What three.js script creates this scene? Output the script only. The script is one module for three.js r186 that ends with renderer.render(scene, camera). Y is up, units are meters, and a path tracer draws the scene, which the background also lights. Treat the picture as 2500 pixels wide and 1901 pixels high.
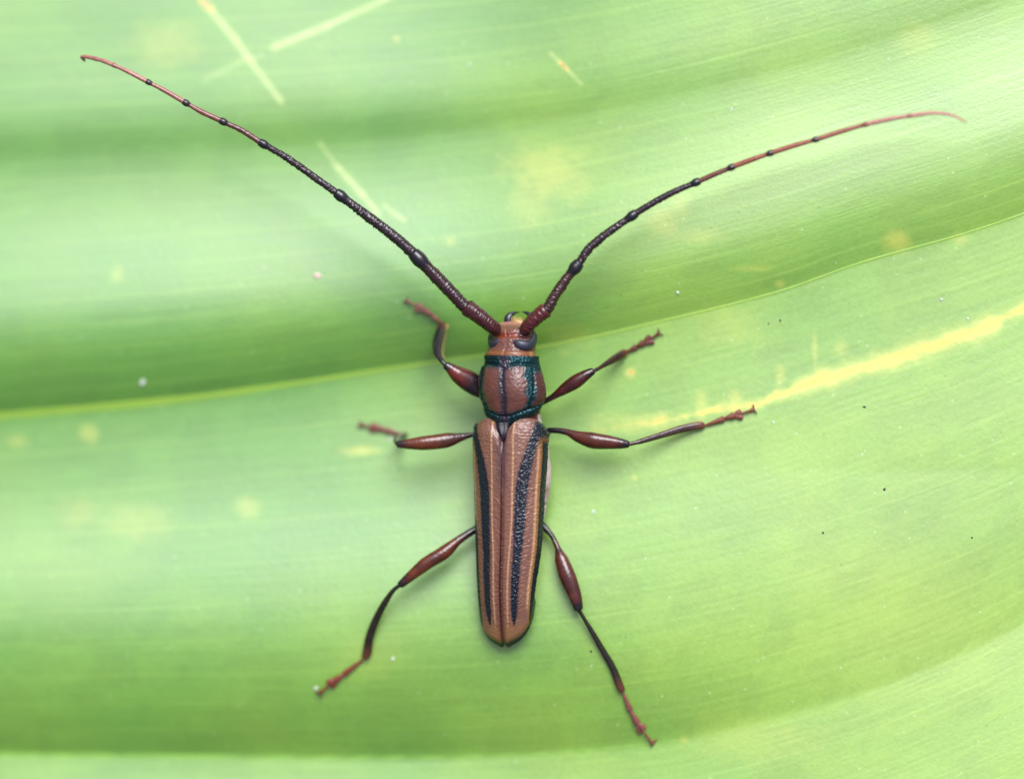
import * as THREE from 'three';
import { mergeGeometries } from 'three/addons/utils/BufferGeometryUtils.js';

// ---------------------------------------------------------------- camera, sky, sun, exposure
// Plan units: 1 u = 0.0308 mm; x to the right, y down the picture, h up towards the lens, h = 0 is the plane in focus.
const U = 3.08e-5, DIST = 9740;
const renderer = new THREE.WebGLRenderer();
renderer.toneMapping = THREE.LinearToneMapping;
renderer.toneMappingExposure = 3.15;
renderer.shadowMap.enabled = true;
const scene = new THREE.Scene();
const camera = new THREE.PerspectiveCamera(2 * Math.atan(950.5 / DIST) * 180 / Math.PI, 2500 / 1901, 0.02, 20);
camera.position.set(0, DIST * U, 0);
camera.up.set(0, 0, -1);
camera.lookAt(0, 0, 0);
camera.focus = DIST * U;
camera.userData.fStop = 5.4;

const SUN = new THREE.Vector3(0.12, 0.77, -0.63).normalize();
{
  const W = 512, H = 256, d = new Float32Array(W * H * 4), v = new THREE.Vector3();
  for (let j = 0; j < H; j++) for (let i = 0; i < W; i++) {
    const up = ((j + 0.5) / H - 0.5) * Math.PI, az = ((i + 0.5) / W - 0.5) * 2 * Math.PI, o = (j * W + i) * 4;
    v.set(Math.cos(az) * Math.cos(up), Math.sin(up), Math.sin(az) * Math.cos(up));
    const a = Math.acos(Math.min(1, Math.max(-1, v.dot(SUN)))) * 180 / Math.PI;
    const cl = 0.8 + 0.4 * fbm(v.x * 3 + 9, v.y * 3, v.z * 3 + 4, 4);
    let l = v.y > 0 ? (0.05 + 0.04 * v.y + 0.16 * Math.exp(-((a / 65) ** 2))) * cl + 0.75 * Math.exp(-((a / 28) ** 2)) : 0.06;
    d[o] = l * 0.94; d[o + 1] = l * 0.96; d[o + 2] = l * 1.2; d[o + 3] = 1;
    if (v.y <= 0) { d[o] = 0.05; d[o + 1] = 0.07; d[o + 2] = 0.03; }
  }
  const sky = new THREE.DataTexture(d, W, H, THREE.RGBAFormat, THREE.FloatType);
  sky.mapping = THREE.EquirectangularReflectionMapping; sky.magFilter = THREE.LinearFilter; sky.needsUpdate = true;
  scene.background = sky; scene.environment = sky;
}
const sun = new THREE.DirectionalLight(new THREE.Color(1, 0.985, 0.96), 1.5);
sun.name = 'sun';
sun.position.copy(SUN).multiplyScalar(0.5);
sun.castShadow = true; sun.shadow.radius = 68;
Object.assign(sun.shadow.camera, { left: -0.08, right: 0.08, top: 0.08, bottom: -0.08, near: 0.1, far: 1 });
scene.add(sun, sun.target);

// ---------------------------------------------------------------- helpers
function hash(x, y, z) {
  let h = Math.imul(x | 0, 374761393) ^ Math.imul(y | 0, 668265263) ^ Math.imul(z | 0, 2147483647 - 1640531535);
  h = Math.imul(h ^ (h >>> 13), 1274126177); h ^= h >>> 16; h = Math.imul(h, 2246822519); h ^= h >>> 15;
  return (h >>> 0) / 4294967296;
}
function noise(x, y, z = 0) {
  const i = Math.floor(x), j = Math.floor(y), k = Math.floor(z), f = x - i, g = y - j, e = z - k;
  const a = f * f * (3 - 2 * f), b = g * g * (3 - 2 * g), c = e * e * (3 - 2 * e), L = (p, q, t) => p + (q - p) * t;
  const s = (kk) => L(L(hash(i, j, kk), hash(i + 1, j, kk), a), L(hash(i, j + 1, kk), hash(i + 1, j + 1, kk), a), b);
  return e === 0 ? s(k) : L(s(k), s(k + 1), c);
}
function fbm(x, y, z, n) { let s = 0, a = 0.5, t = 0; for (let i = 0; i < n; i++) { s += a * noise(x, y, z); t += a; a *= 0.5; x = x * 2.03 + 17; y = y * 2.03 + 5; z = z * 2.03 + (z ? 11 : 0); } return s / t; }
function cells(x, y, z) {   // distance to the nearest of one random point per unit cell
  const i = Math.floor(x), j = Math.floor(y), k = Math.floor(z); let m = 9;
  for (let a = -1; a < 2; a++) for (let b = -1; b < 2; b++) for (let c = -1; c < 2; c++) {
    const p = i + a, q = j + b, r = k + c;
    const dx = p + hash(p, q, r) - x, dy = q + hash(p + 71, q, r) - y, dz = r + hash(p, q + 37, r) - z;
    m = Math.min(m, dx * dx + dy * dy + dz * dz);
  }
  return Math.sqrt(m);
}
let seed = 7;
const rnd = () => { seed = (seed + 0x6d2b79f5) | 0; let t = Math.imul(seed ^ (seed >>> 15), 1 | seed); t = (t + Math.imul(t ^ (t >>> 7), 61 | t)) ^ t; return ((t ^ (t >>> 14)) >>> 0) / 4294967296; };
const clamp = (x, a = 0, b = 1) => Math.min(b, Math.max(a, x)), sstep = (a, b, x) => { const t = clamp((x - a) / (b - a)); return t * t * (3 - 2 * t); };
const mix = (a, b, t) => a + (b - a) * t, mix3 = (a, b, t) => [mix(a[0], b[0], t), mix(a[1], b[1], t), mix(a[2], b[2], t)];
const gauss = (x, w) => Math.exp(-((x / w) ** 2));
// Smooth curve through a table of [x, y...] rows.
function curve(rows, x, c = 1) {
  const n = rows.length;
  if (x <= rows[0][0]) return rows[0][c];
  if (x >= rows[n - 1][0]) return rows[n - 1][c];
  let i = 0; while (x > rows[i + 1][0]) i++;
  const p = rows[i], q = rows[i + 1], h = q[0] - p[0], t = (x - p[0]) / h, m = (q[c] - p[c]) / h;
  const l = i ? (p[c] - rows[i - 1][c]) / (p[0] - rows[i - 1][0]) : m, r = i + 2 < n ? (rows[i + 2][c] - q[c]) / (rows[i + 2][0] - q[0]) : m;
  const lim = (a, b) => (a * b <= 0 ? 0 : (2 * a * b) / (a + b)), d0 = i ? lim(l, m) : m, d1 = i + 2 < n ? lim(m, r) : m;
  const t2 = t * t, t3 = t2 * t;
  return p[c] * (2 * t3 - 3 * t2 + 1) + q[c] * (3 * t2 - 2 * t3) + h * (d0 * (t3 - 2 * t2 + t) + d1 * (t3 - t2));
}
function lin(rows, x, c = 1) {
  const n = rows.length;
  if (x <= rows[0][0]) return rows[0][c] + (x - rows[0][0]) * (rows[1][c] - rows[0][c]) / (rows[1][0] - rows[0][0]);
  if (x >= rows[n - 1][0]) return rows[n - 1][c] + (x - rows[n - 1][0]) * (rows[n - 1][c] - rows[n - 2][c]) / (rows[n - 1][0] - rows[n - 2][0]);
  return curve(rows, x, c);
}
// Plan position at height h to a world position in metres.
function put(x, y, h, out, o) { const k = (DIST - h) / DIST * U; out[o] = (x - 1250) * k; out[o + 1] = h * U; out[o + 2] = (y - 950.5) * k; }
function grid(nu, nv, f, { wrap = false, color, group } = {}) {   // f(i, j) -> [x, y, h]
  const cu = wrap ? nu : nu + 1, pos = new Float32Array(cu * (nv + 1) * 3), idx = [], q = [];
  for (let j = 0; j <= nv; j++) for (let i = 0; i < cu; i++) { const p = f(i, j); q.push(p); put(p[0], p[1], p[2], pos, (j * cu + i) * 3); }
  const at = (i, j) => j * cu + (wrap ? i % nu : i), one = [], two = [];
  for (let j = 0; j < nv; j++) for (let i = 0; i < nu; i++) {
    const a = at(i, j), b = at(i + 1, j), c = at(i + 1, j + 1), d = at(i, j + 1);
    (group && group(i, j) ? two : one).push(a, d, b, b, d, c);
  }
  const g = new THREE.BufferGeometry();
  g.setAttribute('position', new THREE.BufferAttribute(pos, 3));
  for (const k of one) idx.push(k); for (const k of two) idx.push(k);
  g.setIndex(idx);
  if (group) { g.addGroup(0, one.length, 0); g.addGroup(one.length, two.length, 1); }
  if (color) { const c = new Float32Array(pos.length); for (let j = 0; j <= nv; j++) for (let i = 0; i < cu; i++) c.set(color(i, j), (j * cu + i) * 3); g.setAttribute('color', new THREE.BufferAttribute(c, 3)); }
  g.computeVertexNormals();
  return g;
}
function flip(g) { const a = g.index.array; for (let i = 0; i < a.length; i += 3) { const t = a[i]; a[i] = a[i + 1]; a[i + 1] = t; } g.computeVertexNormals(); return g; }
// A tapered tube through rows [x, y, h, half width, half height]; relief(t, a, p, n) in u, color(t, n, p).
function tube(rows, { step = 3, sides = 20, relief, color = () => [1, 1, 1], cap = 1 } = {}) {
  const V = THREE.Vector3, pts = rows.map((r) => new V(r[0], r[2], r[1])), cv = new THREE.CatmullRomCurve3(pts, false, 'centripetal');
  const len = [0]; for (let i = 1; i < pts.length; i++) len.push(len[i - 1] + pts[i].distanceTo(pts[i - 1]));
  const L = len[len.length - 1], n = Math.max(6, Math.ceil(L / step)), tab = rows.map((r, i) => [len[i], i / (rows.length - 1), r[3], r[4] ?? r[3]]);
  const rings = [], r0 = tab[0], r1 = tab[tab.length - 1];
  for (let i = 0; i <= n; i++) { const s = i / n * L; rings.push({ c: cv.getPoint(curve(tab, s, 1)), t: s / L, w: curve(tab, s, 2), h: curve(tab, s, 3) }); }
  const T0 = cv.getTangent(0), T1 = cv.getTangent(1), m = 4, head = [], tail = [];
  for (let k = m; k >= 1; k--) { const f = k / m, q = Math.sqrt(Math.max(0, 1 - f * f)) + 0.001; head.push({ c: rings[0].c.clone().addScaledVector(T0, -f * cap * Math.min(r0[2], r0[3])), t: 0, w: r0[2] * q, h: r0[3] * q, T: T0 }); }
  for (let k = 1; k <= m; k++) { const f = k / m, q = Math.sqrt(Math.max(0, 1 - f * f)) + 0.001; tail.push({ c: rings[n].c.clone().addScaledVector(T1, f * cap * Math.min(r1[2], r1[3])), t: 1, w: r1[2] * q, h: r1[3] * q, T: T1 }); }
  rings.forEach((r, i) => { r.T = rings[Math.min(n, i + 1)].c.clone().sub(rings[Math.max(0, i - 1)].c).normalize(); });
  const all = [...head, ...rings, ...tail];
  let S = new V().crossVectors(all[0].T, new V(0, 1, 0)); if (S.lengthSq() < 0.02) S.set(1, 0, 0); S.normalize();
  const N = new V(), cols = [];
  const frames = all.map((r) => { S = S.clone().addScaledVector(r.T, -S.dot(r.T)).normalize(); const up = new V().crossVectors(S, r.T).normalize(); return { S, up }; });
  return grid(sides, all.length - 1, (i, j) => {
    const r = all[j], { S: s, up } = frames[j], a = i / sides * Math.PI * 2, ca = Math.cos(a), sa = Math.sin(a);
    N.copy(s).multiplyScalar(ca / Math.max(r.w, 0.01)).addScaledVector(up, sa / Math.max(r.h, 0.01)).normalize();
    const p = r.c.clone().addScaledVector(s, ca * r.w).addScaledVector(up, sa * r.h);
    if (relief && r.w > 1) p.addScaledVector(N, relief(r.t, a, p, N));
    cols[j * sides + i] = color(r.t, N, p);
    return [p.x, p.z, p.y];
  }, { wrap: true, color: (i, j) => cols[j * sides + i] });
}
function blob(x, y, h, rx, ry, rh, turn, lump, sd) {
  const c = Math.cos(turn), s = Math.sin(turn);
  return flip(grid(16, 10, (i, j) => {
    const a = i / 16 * 2 * Math.PI, b = j / 10 * Math.PI, X = Math.sin(b) * Math.cos(a), Y = Math.sin(b) * Math.sin(a), Z = Math.cos(b);
    const k = 1 + lump * (noise(X * 1.6 + sd * 7.3 + 20, Y * 1.6 + 20, Z * 1.6 + 20.01) - 0.5), px = X * rx * k, py = Y * ry * k;
    return [x + px * c - py * s, y + px * s + py * c, h + Z * rh * k];
  }, { wrap: true }));
}
const used = {};
function numbered(n) { used[n] = (used[n] ?? -1) + 1; return used[n] ? n + '_' + String(used[n]).padStart(3, '0') : n; }
function tag(o, label, category, group) { o.userData.label = label; o.userData.category = category; if (group) o.userData.group = group; return o; }
let origin = new THREE.Vector3();
function part(name, g, m, parent) {
  g.translate(-origin.x, -origin.y, -origin.z);
  const o = new THREE.Mesh(g, m); o.name = name; o.castShadow = o.receiveShadow = true; parent.add(o); return o;
}
function holder(name, parent) { const o = new THREE.Group(); o.name = name; parent.add(o); return o; }

// ---------------------------------------------------------------- the leaf
const MM = 32.47;
const FALL = [[-1200, -10.2], [-400, -8.6], [0, -7.3], [400, -6.2], [880, -4.9], [1200, -3.75], [1330, -2.9], [1450, -2.0], [1700, -0.7], [2000, 0.1], [2500, 0.5], [3200, 0.2], [3800, -1]];
const CREASE = [
  [[-1200, -260], [0, -330], [1250, -420], [2500, -700], [3700, -1150]],
  [[-1200, 420], [0, 372], [430, 350], [780, 336], [1250, 292], [1560, 240], [2000, 130], [2500, -30], [3700, -480]],
  [[-1200, 1120], [0, 1015], [430, 975], [1000, 893], [1330, 845], [1600, 787], [1900, 712], [2100, 642], [2350, 572], [2500, 522], [3700, 70]],
  [[-1200, 1815], [0, 1842], [500, 1846], [1000, 1849], [1300, 1840], [1600, 1814], [1800, 1774], [2100, 1690], [2350, 1590], [2500, 1515], [3700, 800]],
  [[-1200, 2520], [0, 2660], [1250, 2720], [2500, 2350], [3700, 1500]],
];
const SLOPE = [[0, -0.14], [0.03, -0.02], [0.08, 0.05], [0.22, 0.17], [0.42, 0.26], [0.56, 0.18], [0.68, 0.0], [0.8, -0.22], [0.92, -0.44], [0.975, -0.52], [1, -0.34]];
const FALLING = (() => { const t = Float32Array.from({ length: 541 }, (_, i) => lin(FALL, i * 10 - 1400)), g = []; for (let q = -40; q <= 40; q++) g.push(gauss(q, 18)); const w = g.reduce((a, b) => a + b); return t.map((_, i) => g.reduce((a, b, q) => a + b * t[clamp(i + q - 40, 0, 540)], 0) / w); })();
const fall = (x) => { const q = clamp((x + 1400) / 10, 0, 539.99), i = Math.floor(q); return FALLING[i] + (FALLING[i + 1] - FALLING[i]) * (q - i); };
const PLEAT_HEIGHT = [1, 1.1, 1, 0.9];
const rises = (rows, level, from) => { const n = 400, v = []; let t = 0; for (let i = 0; i <= n; i++) { v.push(t); t += curve(rows, (i + 0.5) / n) / n; } const e = v[n]; return v.map((h, i) => h - (level ? e * i / n : from * e)); };
const RISE = [rises([[0, 0.05], [0.4, 0.16], [0.78, 0.15], [0.9, 0.02], [0.96, -0.10], [1, -0.15]], false, 1), rises(SLOPE, true), rises(SLOPE, true), rises([[0, 0.1], [0.15, 0.2], [0.5, 0.2], [1, -0.1]], false, 0)];
const TABLE = CREASE.map((rows) => Float32Array.from({ length: 5201 }, (_, i) => lin(rows, i - 1300)));
const crease = (k, x) => { const q = clamp(x + 1300, 0, 5199), i = Math.floor(q), t = TABLE[k]; return t[i] + (t[i + 1] - t[i]) * (q - i); };
function phase(x, y) {
  let k = 0, a = crease(0, x), b = crease(1, x);
  while (k < 3 && y > b) { k++; a = b; b = crease(k + 1, x); }
  return { k, v: (y - a) / (b - a), span: b - a };
}
function leafH(x, y) {
  const { k, v, span } = phase(x, y), w = clamp(v) * 400, i = Math.min(399, Math.floor(w));
  const amp = PLEAT_HEIGHT[k] * mix(1, [0.25, 0.5, 0.2, 0.12][k], sstep(900, 2200, x));
  const und = (fbm(x / 800 + 30, y / 420 + 30, 0, 2) - 0.5) * 9 + (noise(x / 1400 + 8, v * 8 + k * 31, 0) - 0.5) * 1.6;
  return fall(x) * MM + 0.05 * sstep(1350, 2500, x) * clamp(y - 1150, 0, 800) + amp * span * mix(RISE[k][i], RISE[k][i + 1], w - i) - 55 + und;
}

function leafTexture() {
  const W = 2048, H = 1664, X0 = -250, X1 = 2750, Y0 = -262, Y1 = 2175, d = new Uint8Array(W * H * 4), rough = new Uint8Array(W * H * 4);
  const segs = [ // scars: x0, y0, x1, y1, half width, strength
    [503, 12, 572, 94, 5, 1], [572, 94, 612, 150, 5.5, 1], [612, 150, 686, 248, 4.5, 0.85], [958, -10, 800, 62, 4.5, 0.9], [800, 62, 668, 116, 5.5, 0.95], [640, 135, 586, 151, 4, 0.3], [586, 151, 499, 196, 5, 0.3],
    [781, 350, 824, 408, 4, 0.5], [824, 408, 885, 475, 5.5, 0.9], [885, 475, 924, 522, 4, 0.8], [938, 501, 958, 517, 4, 0.5], [962, 520, 986, 537, 4, 0.6], [1345, 130, 1380, 165, 3, 0.7], [1380, 165, 1421, 206, 3, 0.55],
  ];
  const brown = [[503, 12, 10, 16, 0.9], [1376, 161, 6, 11, -0.9], [1540, 908, 7, 5, 0.2], [1345, 392, 10, 10, 0]];
  const yellow = [ // x, y, rx, ry, strength
    [1340, 425, 95, 75, 0.6], [1300, 500, 60, 60, 0.35], [2190, 590, 34, 30, 0.8], [2345, 585, 20, 20, 0.5], [885, 1100, 48, 13, 0.9], [215, 1058, 26, 28, 0.55], [195, 1250, 60, 40, 0.3], [605, 1238, 30, 28, 0.5], [330, 1275, 90, 50, 0.28],
    [1540, 908, 17, 14, 0.9], [1100, 590, 14, 12, 0.4], [285, 668, 16, 22, 0.4], [410, 110, 90, 60, 0.35], [968, 95, 9, 7, 0.7], [1845, 655, 50, 10, 0.45], [1905, 692, 14, 12, 0.6], [1620, 545, 45, 40, 0.45], [1660, 500, 26, 36, 0.4], [1715, 575, 60, 22, 0.35],
    [1550, 1165, 9, 8, 0.6], [2050, 850, 18, 22, 0.5], [1990, 855, 8, 40, 0.55], [1905, 920, 14, 34, 0.6], [1712, 985, 16, 34, 0.7], [1795, 980, 18, 26, 0.7], [1560, 1030, 130, 26, 0.5], [1670, 1805, 14, 12, 0.6], [1780, 800, 90, 50, 0.3], [1400, 820, 60, 30, 0.25],
    [1850, 1800, 160, 60, 0.25], [2200, 1450, 300, 260, 0.2], [2240, 90, 50, 40, 0.3], [1380, 860, 14, 12, 0.3], [900, 1600, 80, 60, 0.15], [40, 1075, 30, 20, 0.4],
  ];
  const streak = [[1420, 1056], [1560, 1040], [1700, 1012], [1800, 999], [1900, 970], [1981, 938], [2136, 889], [2199, 870], [2334, 824], [2416, 794], [2497, 756], [2620, 690], [2760, 640]];
  const fine = [0.12, 0.24, 0.36, 0.47, 0.58, 0.68, 0.77, 0.85, 0.925];
  const A = [0.080, 0.236, 0.014], B = [0.188, 0.342, 0.022], Y = [0.66, 0.50, 0.06], OR = [0.80, 0.47, 0.035], CREAM = [0.55, 0.60, 0.28], BR = [0.16, 0.06, 0.03];
  const enc = (c) => Math.round(255 * clamp(c <= 0.0031308 ? c * 12.92 : 1.055 * Math.pow(c, 1 / 2.4) - 0.055));
  // the picture is laid out flat over the leaf; marks are listed in plan units, which grow a little with depth
  const GX = 96, GY = 78, deep = new Float32Array((GX + 1) * (GY + 1));
  for (let j = 0; j <= GY; j++) for (let i = 0; i <= GX; i++) deep[j * (GX + 1) + i] = leafH(X0 + (X1 - X0) * i / GX, Y0 + (Y1 - Y0) * j / GY);
  for (let j = 0; j < H; j++) {
    const gy = (j + 0.5) / H, jy = Math.floor(gy * GY), fy = gy * GY - jy;
    for (let i = 0; i < W; i++) {
      const gx = (i + 0.5) / W, ix = Math.floor(gx * GX), fx = gx * GX - ix, o0 = jy * (GX + 1) + ix;
      const hh = mix(mix(deep[o0], deep[o0 + 1], fx), mix(deep[o0 + GX + 1], deep[o0 + GX + 2], fx), fy), grow = DIST / (DIST - hh);
      const x = 1250 + (X0 + gx * (X1 - X0) - 1250) * grow, y = 950.5 + (Y0 + gy * (Y1 - Y0) - 950.5) * grow, { k, v, span } = phase(x, y);
      const along = v * 700 + k * 700;
      const big = fbm(x / 330 + 5, y / 260 + 9, 0, 4), patch = sstep(0.42, 0.6, fbm(x / 95 + 50, along / 60 + 3, 0, 3)), fleck = noise(x / 7, along / 5, 0), fibre = noise(x / 160 + 7, along / 6 + 70, 0), grain = hash(i, j, 3);
      const lean = clamp(0.62 * sstep(500, 2300, x + (big - 0.5) * 700) + 0.28 * sstep(900, 1700, y + (big - 0.5) * 700) + (big - 0.5) * 0.6 + 0.08);
      let c = mix3(A, B, lean);
      const tone = 1 + (patch - 0.5) * 0.07 + (fleck - 0.5) * 0.08 + (fibre - 0.5) * 0.09 + (grain - 0.5) * 0.05;
      c = [c[0] * tone, c[1] * tone, c[2] * (tone + 0.15 * (fleck - 0.5))];
      let r = 0.46 + (patch - 0.5) * 0.02 + (fleck - 0.5) * 0.10 + (fibre - 0.5) * 0.05;
      // fine parallel veins
      for (const q of fine) { const dd = Math.abs(v + 0.004 * (noise(x / 300, q * 50 + k * 9, 0) - 0.5) - q) * span; if (dd < 9) c = mix3(c, [0.30, 0.48, 0.06], gauss(dd, 2.6) * (0.04 + 0.25 * noise(x / 260 + q * 33, k * 7 + 2, 0))); }
      // yellowed patches with ragged edges
      const rag = fbm(x / 26 + 3, y / 20 + 8, 0, 4) - 0.5;
      let yy = 0;
      for (const p of yellow) { const dx = (x - p[0]) / p[2], dy = (y - p[1]) / p[3], q = dx * dx + dy * dy; if (q < 4) yy = Math.max(yy, p[4] * sstep(1.5, 0.1, Math.sqrt(q) + rag * 0.9)); }
      c = mix3(c, mix3(Y, [0.40, 0.50, 0.07], 0.6), clamp(yy * 0.62));
      if (x > 1390) {
        const sy = lin(streak, x) - 2, w = mix(6, 15, sstep(1450, 2500, x)) * (0.8 + 0.6 * (noise(x / 60, 4, 0) - 0.3)), dd = Math.abs(y - sy - 10 * (noise(x / 30 + 2, 9, 0) - 0.5)) + rag * 20;
        const on = sstep(1380, 1560, x) * mix(0.35, 1, sstep(1600, 1980, x)) * (0.55 + 0.45 * sstep(0.3, 0.5, noise(x / 75 + 40, y / 50, 0)));
        c = mix3(c, [0.46, 0.54, 0.08], on * sstep(w * 3.4, w * 0.4, dd) * 0.6);
        c = mix3(c, mix3(Y, OR, sstep(w, 0, dd) * mix(0.35, 1, sstep(0.35, 0.65, noise(x / 60, y / 40, 0)))), 0.9 * on * sstep(w * 1.6, 0, dd));
      }
      for (const s of segs) {
        const ex = s[2] - s[0], ey = s[3] - s[1], t = clamp(((x - s[0]) * ex + (y - s[1]) * ey) / (ex * ex + ey * ey)), dd = Math.hypot(x - s[0] - ex * t, y - s[1] - ey * t);
        if (dd < 26) { c = mix3(c, [0.36, 0.50, 0.08], 0.35 * s[5] * sstep(s[4] * 3, s[4], dd)); c = mix3(c, CREAM, 0.5 * s[5] * sstep(s[4] * 1.0, s[4] * 0.4, dd + rag * 4) * (0.7 + 0.5 * noise(x / 9, y / 9, 0))); }
      }
      for (const b of brown) if (b[2] > 0) { const ca = Math.cos(0.75), sa = Math.sin(0.75), dx = x - b[0], dy = y - b[1], p = (dx * ca + dy * sa) / b[3], q = (-dx * sa + dy * ca) / (b[2] * 0.5), m = Math.sqrt(p * p + q * q) + rag * 0.7; if (m < 2.5 && b[4] !== 0) { c = mix3(c, OR, 0.6 * sstep(2.1, 1, m)); c = mix3(c, BR, 0.75 * sstep(1.1, 0.5, m)); } }
      // pale dots and dark pin pricks of the surface, tiny white glints painted in
      const sp = cells(x / 46, y / 46, 0.5); if (sp < 0.09) c = mix3(c, [0.55, 0.66, 0.45], 0.30 * sstep(0.09, 0.03, sp));
      const tiny = cells(x / 15 + 9, y / 15, 0.5); if (tiny < 0.13) c = mix3(c, [0.60, 0.70, 0.50], 0.16 * sstep(0.13, 0.05, tiny) * fleck * 2);
      const dk = cells(x / 83 + 40, y / 83, 0.5); if (dk < 0.05) c = mix3(c, [0.03, 0.07, 0.02], 0.4 * sstep(0.05, 0.02, dk));
      const o = (j * W + i) * 4;
      d[o] = enc(c[0]); d[o + 1] = enc(c[1]); d[o + 2] = enc(c[2]); d[o + 3] = 255;
      rough[o] = Math.round(255 * (0.35 * fibre + 0.35 * fleck + 0.3 * grain)); rough[o + 1] = Math.round(255 * clamp(r)); rough[o + 3] = 255;
    }
  }
  const make = (a, srgb) => { const t = new THREE.DataTexture(a, W, H, THREE.RGBAFormat); t.magFilter = THREE.LinearFilter; t.wrapS = t.wrapT = THREE.MirroredRepeatWrapping; if (srgb) t.colorSpace = THREE.SRGBColorSpace; t.needsUpdate = true; return t; };
  return { map: make(d, true), other: make(rough, false), uv: (x, y) => [(x - X0) / (X1 - X0), (y - Y0) / (Y1 - Y0)] };
}
const leaf = tag(holder('leaf', scene), 'huge pale green pleated leaf with pale veins and a yellow streak, under the beetle', 'leaf');
{
  const tx = leafTexture();
  const skin = new THREE.MeshPhysicalMaterial({ map: tx.map, roughnessMap: tx.other, bumpMap: tx.other, bumpScale: 2.2e-5, roughness: 1, ior: 1.75, clearcoat: 1, clearcoatRoughness: 0.47 });
  const NX = 640, NY = 460, ends = (x) => Math.pow(clamp(1 - ((x - 1250) / 2460) ** 2, 0.0004), 0.5);
  const cell = (i, j, nx, ny) => { const x = -1150 + 4800 * i / nx, t = j / ny, m = crease(2, x), half = 1.0 * ends(x); return [x, m + (t < 0.5 ? (t - 0.5) * 2 * 1900 : (t - 0.5) * 2 * 2000) * half]; };
  const top = grid(NX, NY, (i, j) => { const p = cell(i, j, NX, NY); return [p[0], p[1], leafH(p[0], p[1])]; });
  const under = flip(grid(80, 60, (i, j) => { const p = cell(i, j, 80, 60); return [p[0], p[1], leafH(p[0], p[1]) - 14]; }));
  const rim = (f, n) => grid(n, 1, (i, j) => { const p = f(i / n); return [p[0], p[1], leafH(p[0], p[1]) - 14 * j]; });
  const sides = [rim((t) => cell(t, 1, 1, 1), 160), flip(rim((t) => cell(t, 0, 1, 1), 160)), rim((t) => cell(1, t, 1, 1), 20), rim((t) => cell(0, t, 1, 1), 20)];
  const all = mergeGeometries([top, under, ...sides]);
  const p = all.attributes.position, uv = new Float32Array(p.count * 2);
  for (let i = 0; i < p.count; i++) uv.set(tx.uv(p.getX(i) / U + 1250, p.getZ(i) / U + 950.5), i * 2);
  all.setAttribute('uv', new THREE.BufferAttribute(uv, 2));
  part('blade', all, skin, leaf);
  // raised pale veins along the folds, and finer ones between
  const pale = new THREE.MeshPhysicalMaterial({ color: new THREE.Color().setRGB(0.23, 0.39, 0.04), roughness: 0.5, ior: 1.6 });
  const thin = new THREE.MeshPhysicalMaterial({ color: new THREE.Color().setRGB(0.17, 0.36, 0.03), roughness: 0.5, ior: 1.6, clearcoat: 0.8, clearcoatRoughness: 0.46 });
  const vein = (k, v, w, h, m, x0, x1) => {
    const n = Math.ceil((x1 - x0) / 10);
    const g = grid(6, n, (i, j) => {
      const x = x0 + (x1 - x0) * j / n, e = Math.min(1, 6 * j / n, 6 * (1 - j / n) + 0.02), y = mix(crease(k, x), crease(k + 1, x), v), ww = w(x) * Math.max(0.05, e) * (0.85 + 0.3 * noise(x / 40, k * 9 + v * 77, 0)), s = i / 6 * 2 - 1;
      return [x, y + s * ww, leafH(x, y + s * ww) + h * (1 - s * s) * e - 0.8];
    });
    part('vein', g, m, leaf);
  };
  const wide = (a, b) => (x) => mix(a, b, sstep(0, 1500, x));
  vein(2, 0, wide(12, 3.0), 2.0, pale, -900, 3400);
  vein(3, 0, wide(8, 3), 1.6, thin, -900, 2000);
    for (const [k, v, a, b] of [[1, 0.74, -300, 2600], [1, 0.86, 500, 2700], [1, 0.945, 300, 1900], [1, 0.62, 1500, 2900]]) vein(k, v, () => 2.1, 0.8, thin, a, b);
}

// ---------------------------------------------------------------- the beetle
const beetle = tag(new THREE.Group(), 'brown longhorn beetle with dark striped wing cases and very long antennae, standing on the leaf', 'beetle');
beetle.name = 'longhorn_beetle';
{ const b = new Float32Array(3); put(1245, 1150, leafH(1245, 1150), b, 0); beetle.position.fromArray(b); origin = beetle.position.clone(); }
scene.add(beetle);
const cuticle = (o = {}) => new THREE.MeshPhysicalMaterial({ vertexColors: true, roughness: 0.36, ...o });
const M = {
  shell: cuticle({ roughness: 0.31 }), limb: cuticle({ roughness: 0.22 }), foot: cuticle({ roughness: 0.5 }), feeler: cuticle({ roughness: 0.27 }), head: cuticle({ roughness: 0.31 }),
  fuzz: cuticle({ roughness: 0.7, sheen: 0.6, sheenColor: new THREE.Color(1, 0.95, 0.92), sheenRoughness: 0.5 }),
  green: cuticle({ roughness: 0.34, metalness: 0.85 }),
  eye: new THREE.MeshPhysicalMaterial({ color: new THREE.Color().setRGB(0.016, 0.017, 0.032), roughness: 0.42 }),
  jaw: new THREE.MeshPhysicalMaterial({ color: new THREE.Color().setRGB(0.012, 0.012, 0.02), roughness: 0.25 }),
  plate: new THREE.MeshPhysicalMaterial({ color: new THREE.Color().setRGB(0.006, 0.005, 0.011), roughness: 0.36, specularIntensity: 0.5 }),
  hair: new THREE.MeshPhysicalMaterial({ color: new THREE.Color().setRGB(0.42, 0.27, 0.09), roughness: 0.5 }),
};
const ROLL = 20 * Math.PI / 180, CR = Math.cos(ROLL), SR = Math.sin(ROLL);
const AXIS = [[780, -52], [800, -42], [830, -30], [868, -26], [950, -24], [1050, -26], [1250, -30], [1450, -40], [1580, -55]];
const rolled = (xc, y, X, H) => [xc + X * CR - H * SR, y, curve(AXIS, y) + X * SR + H * CR];

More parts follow.
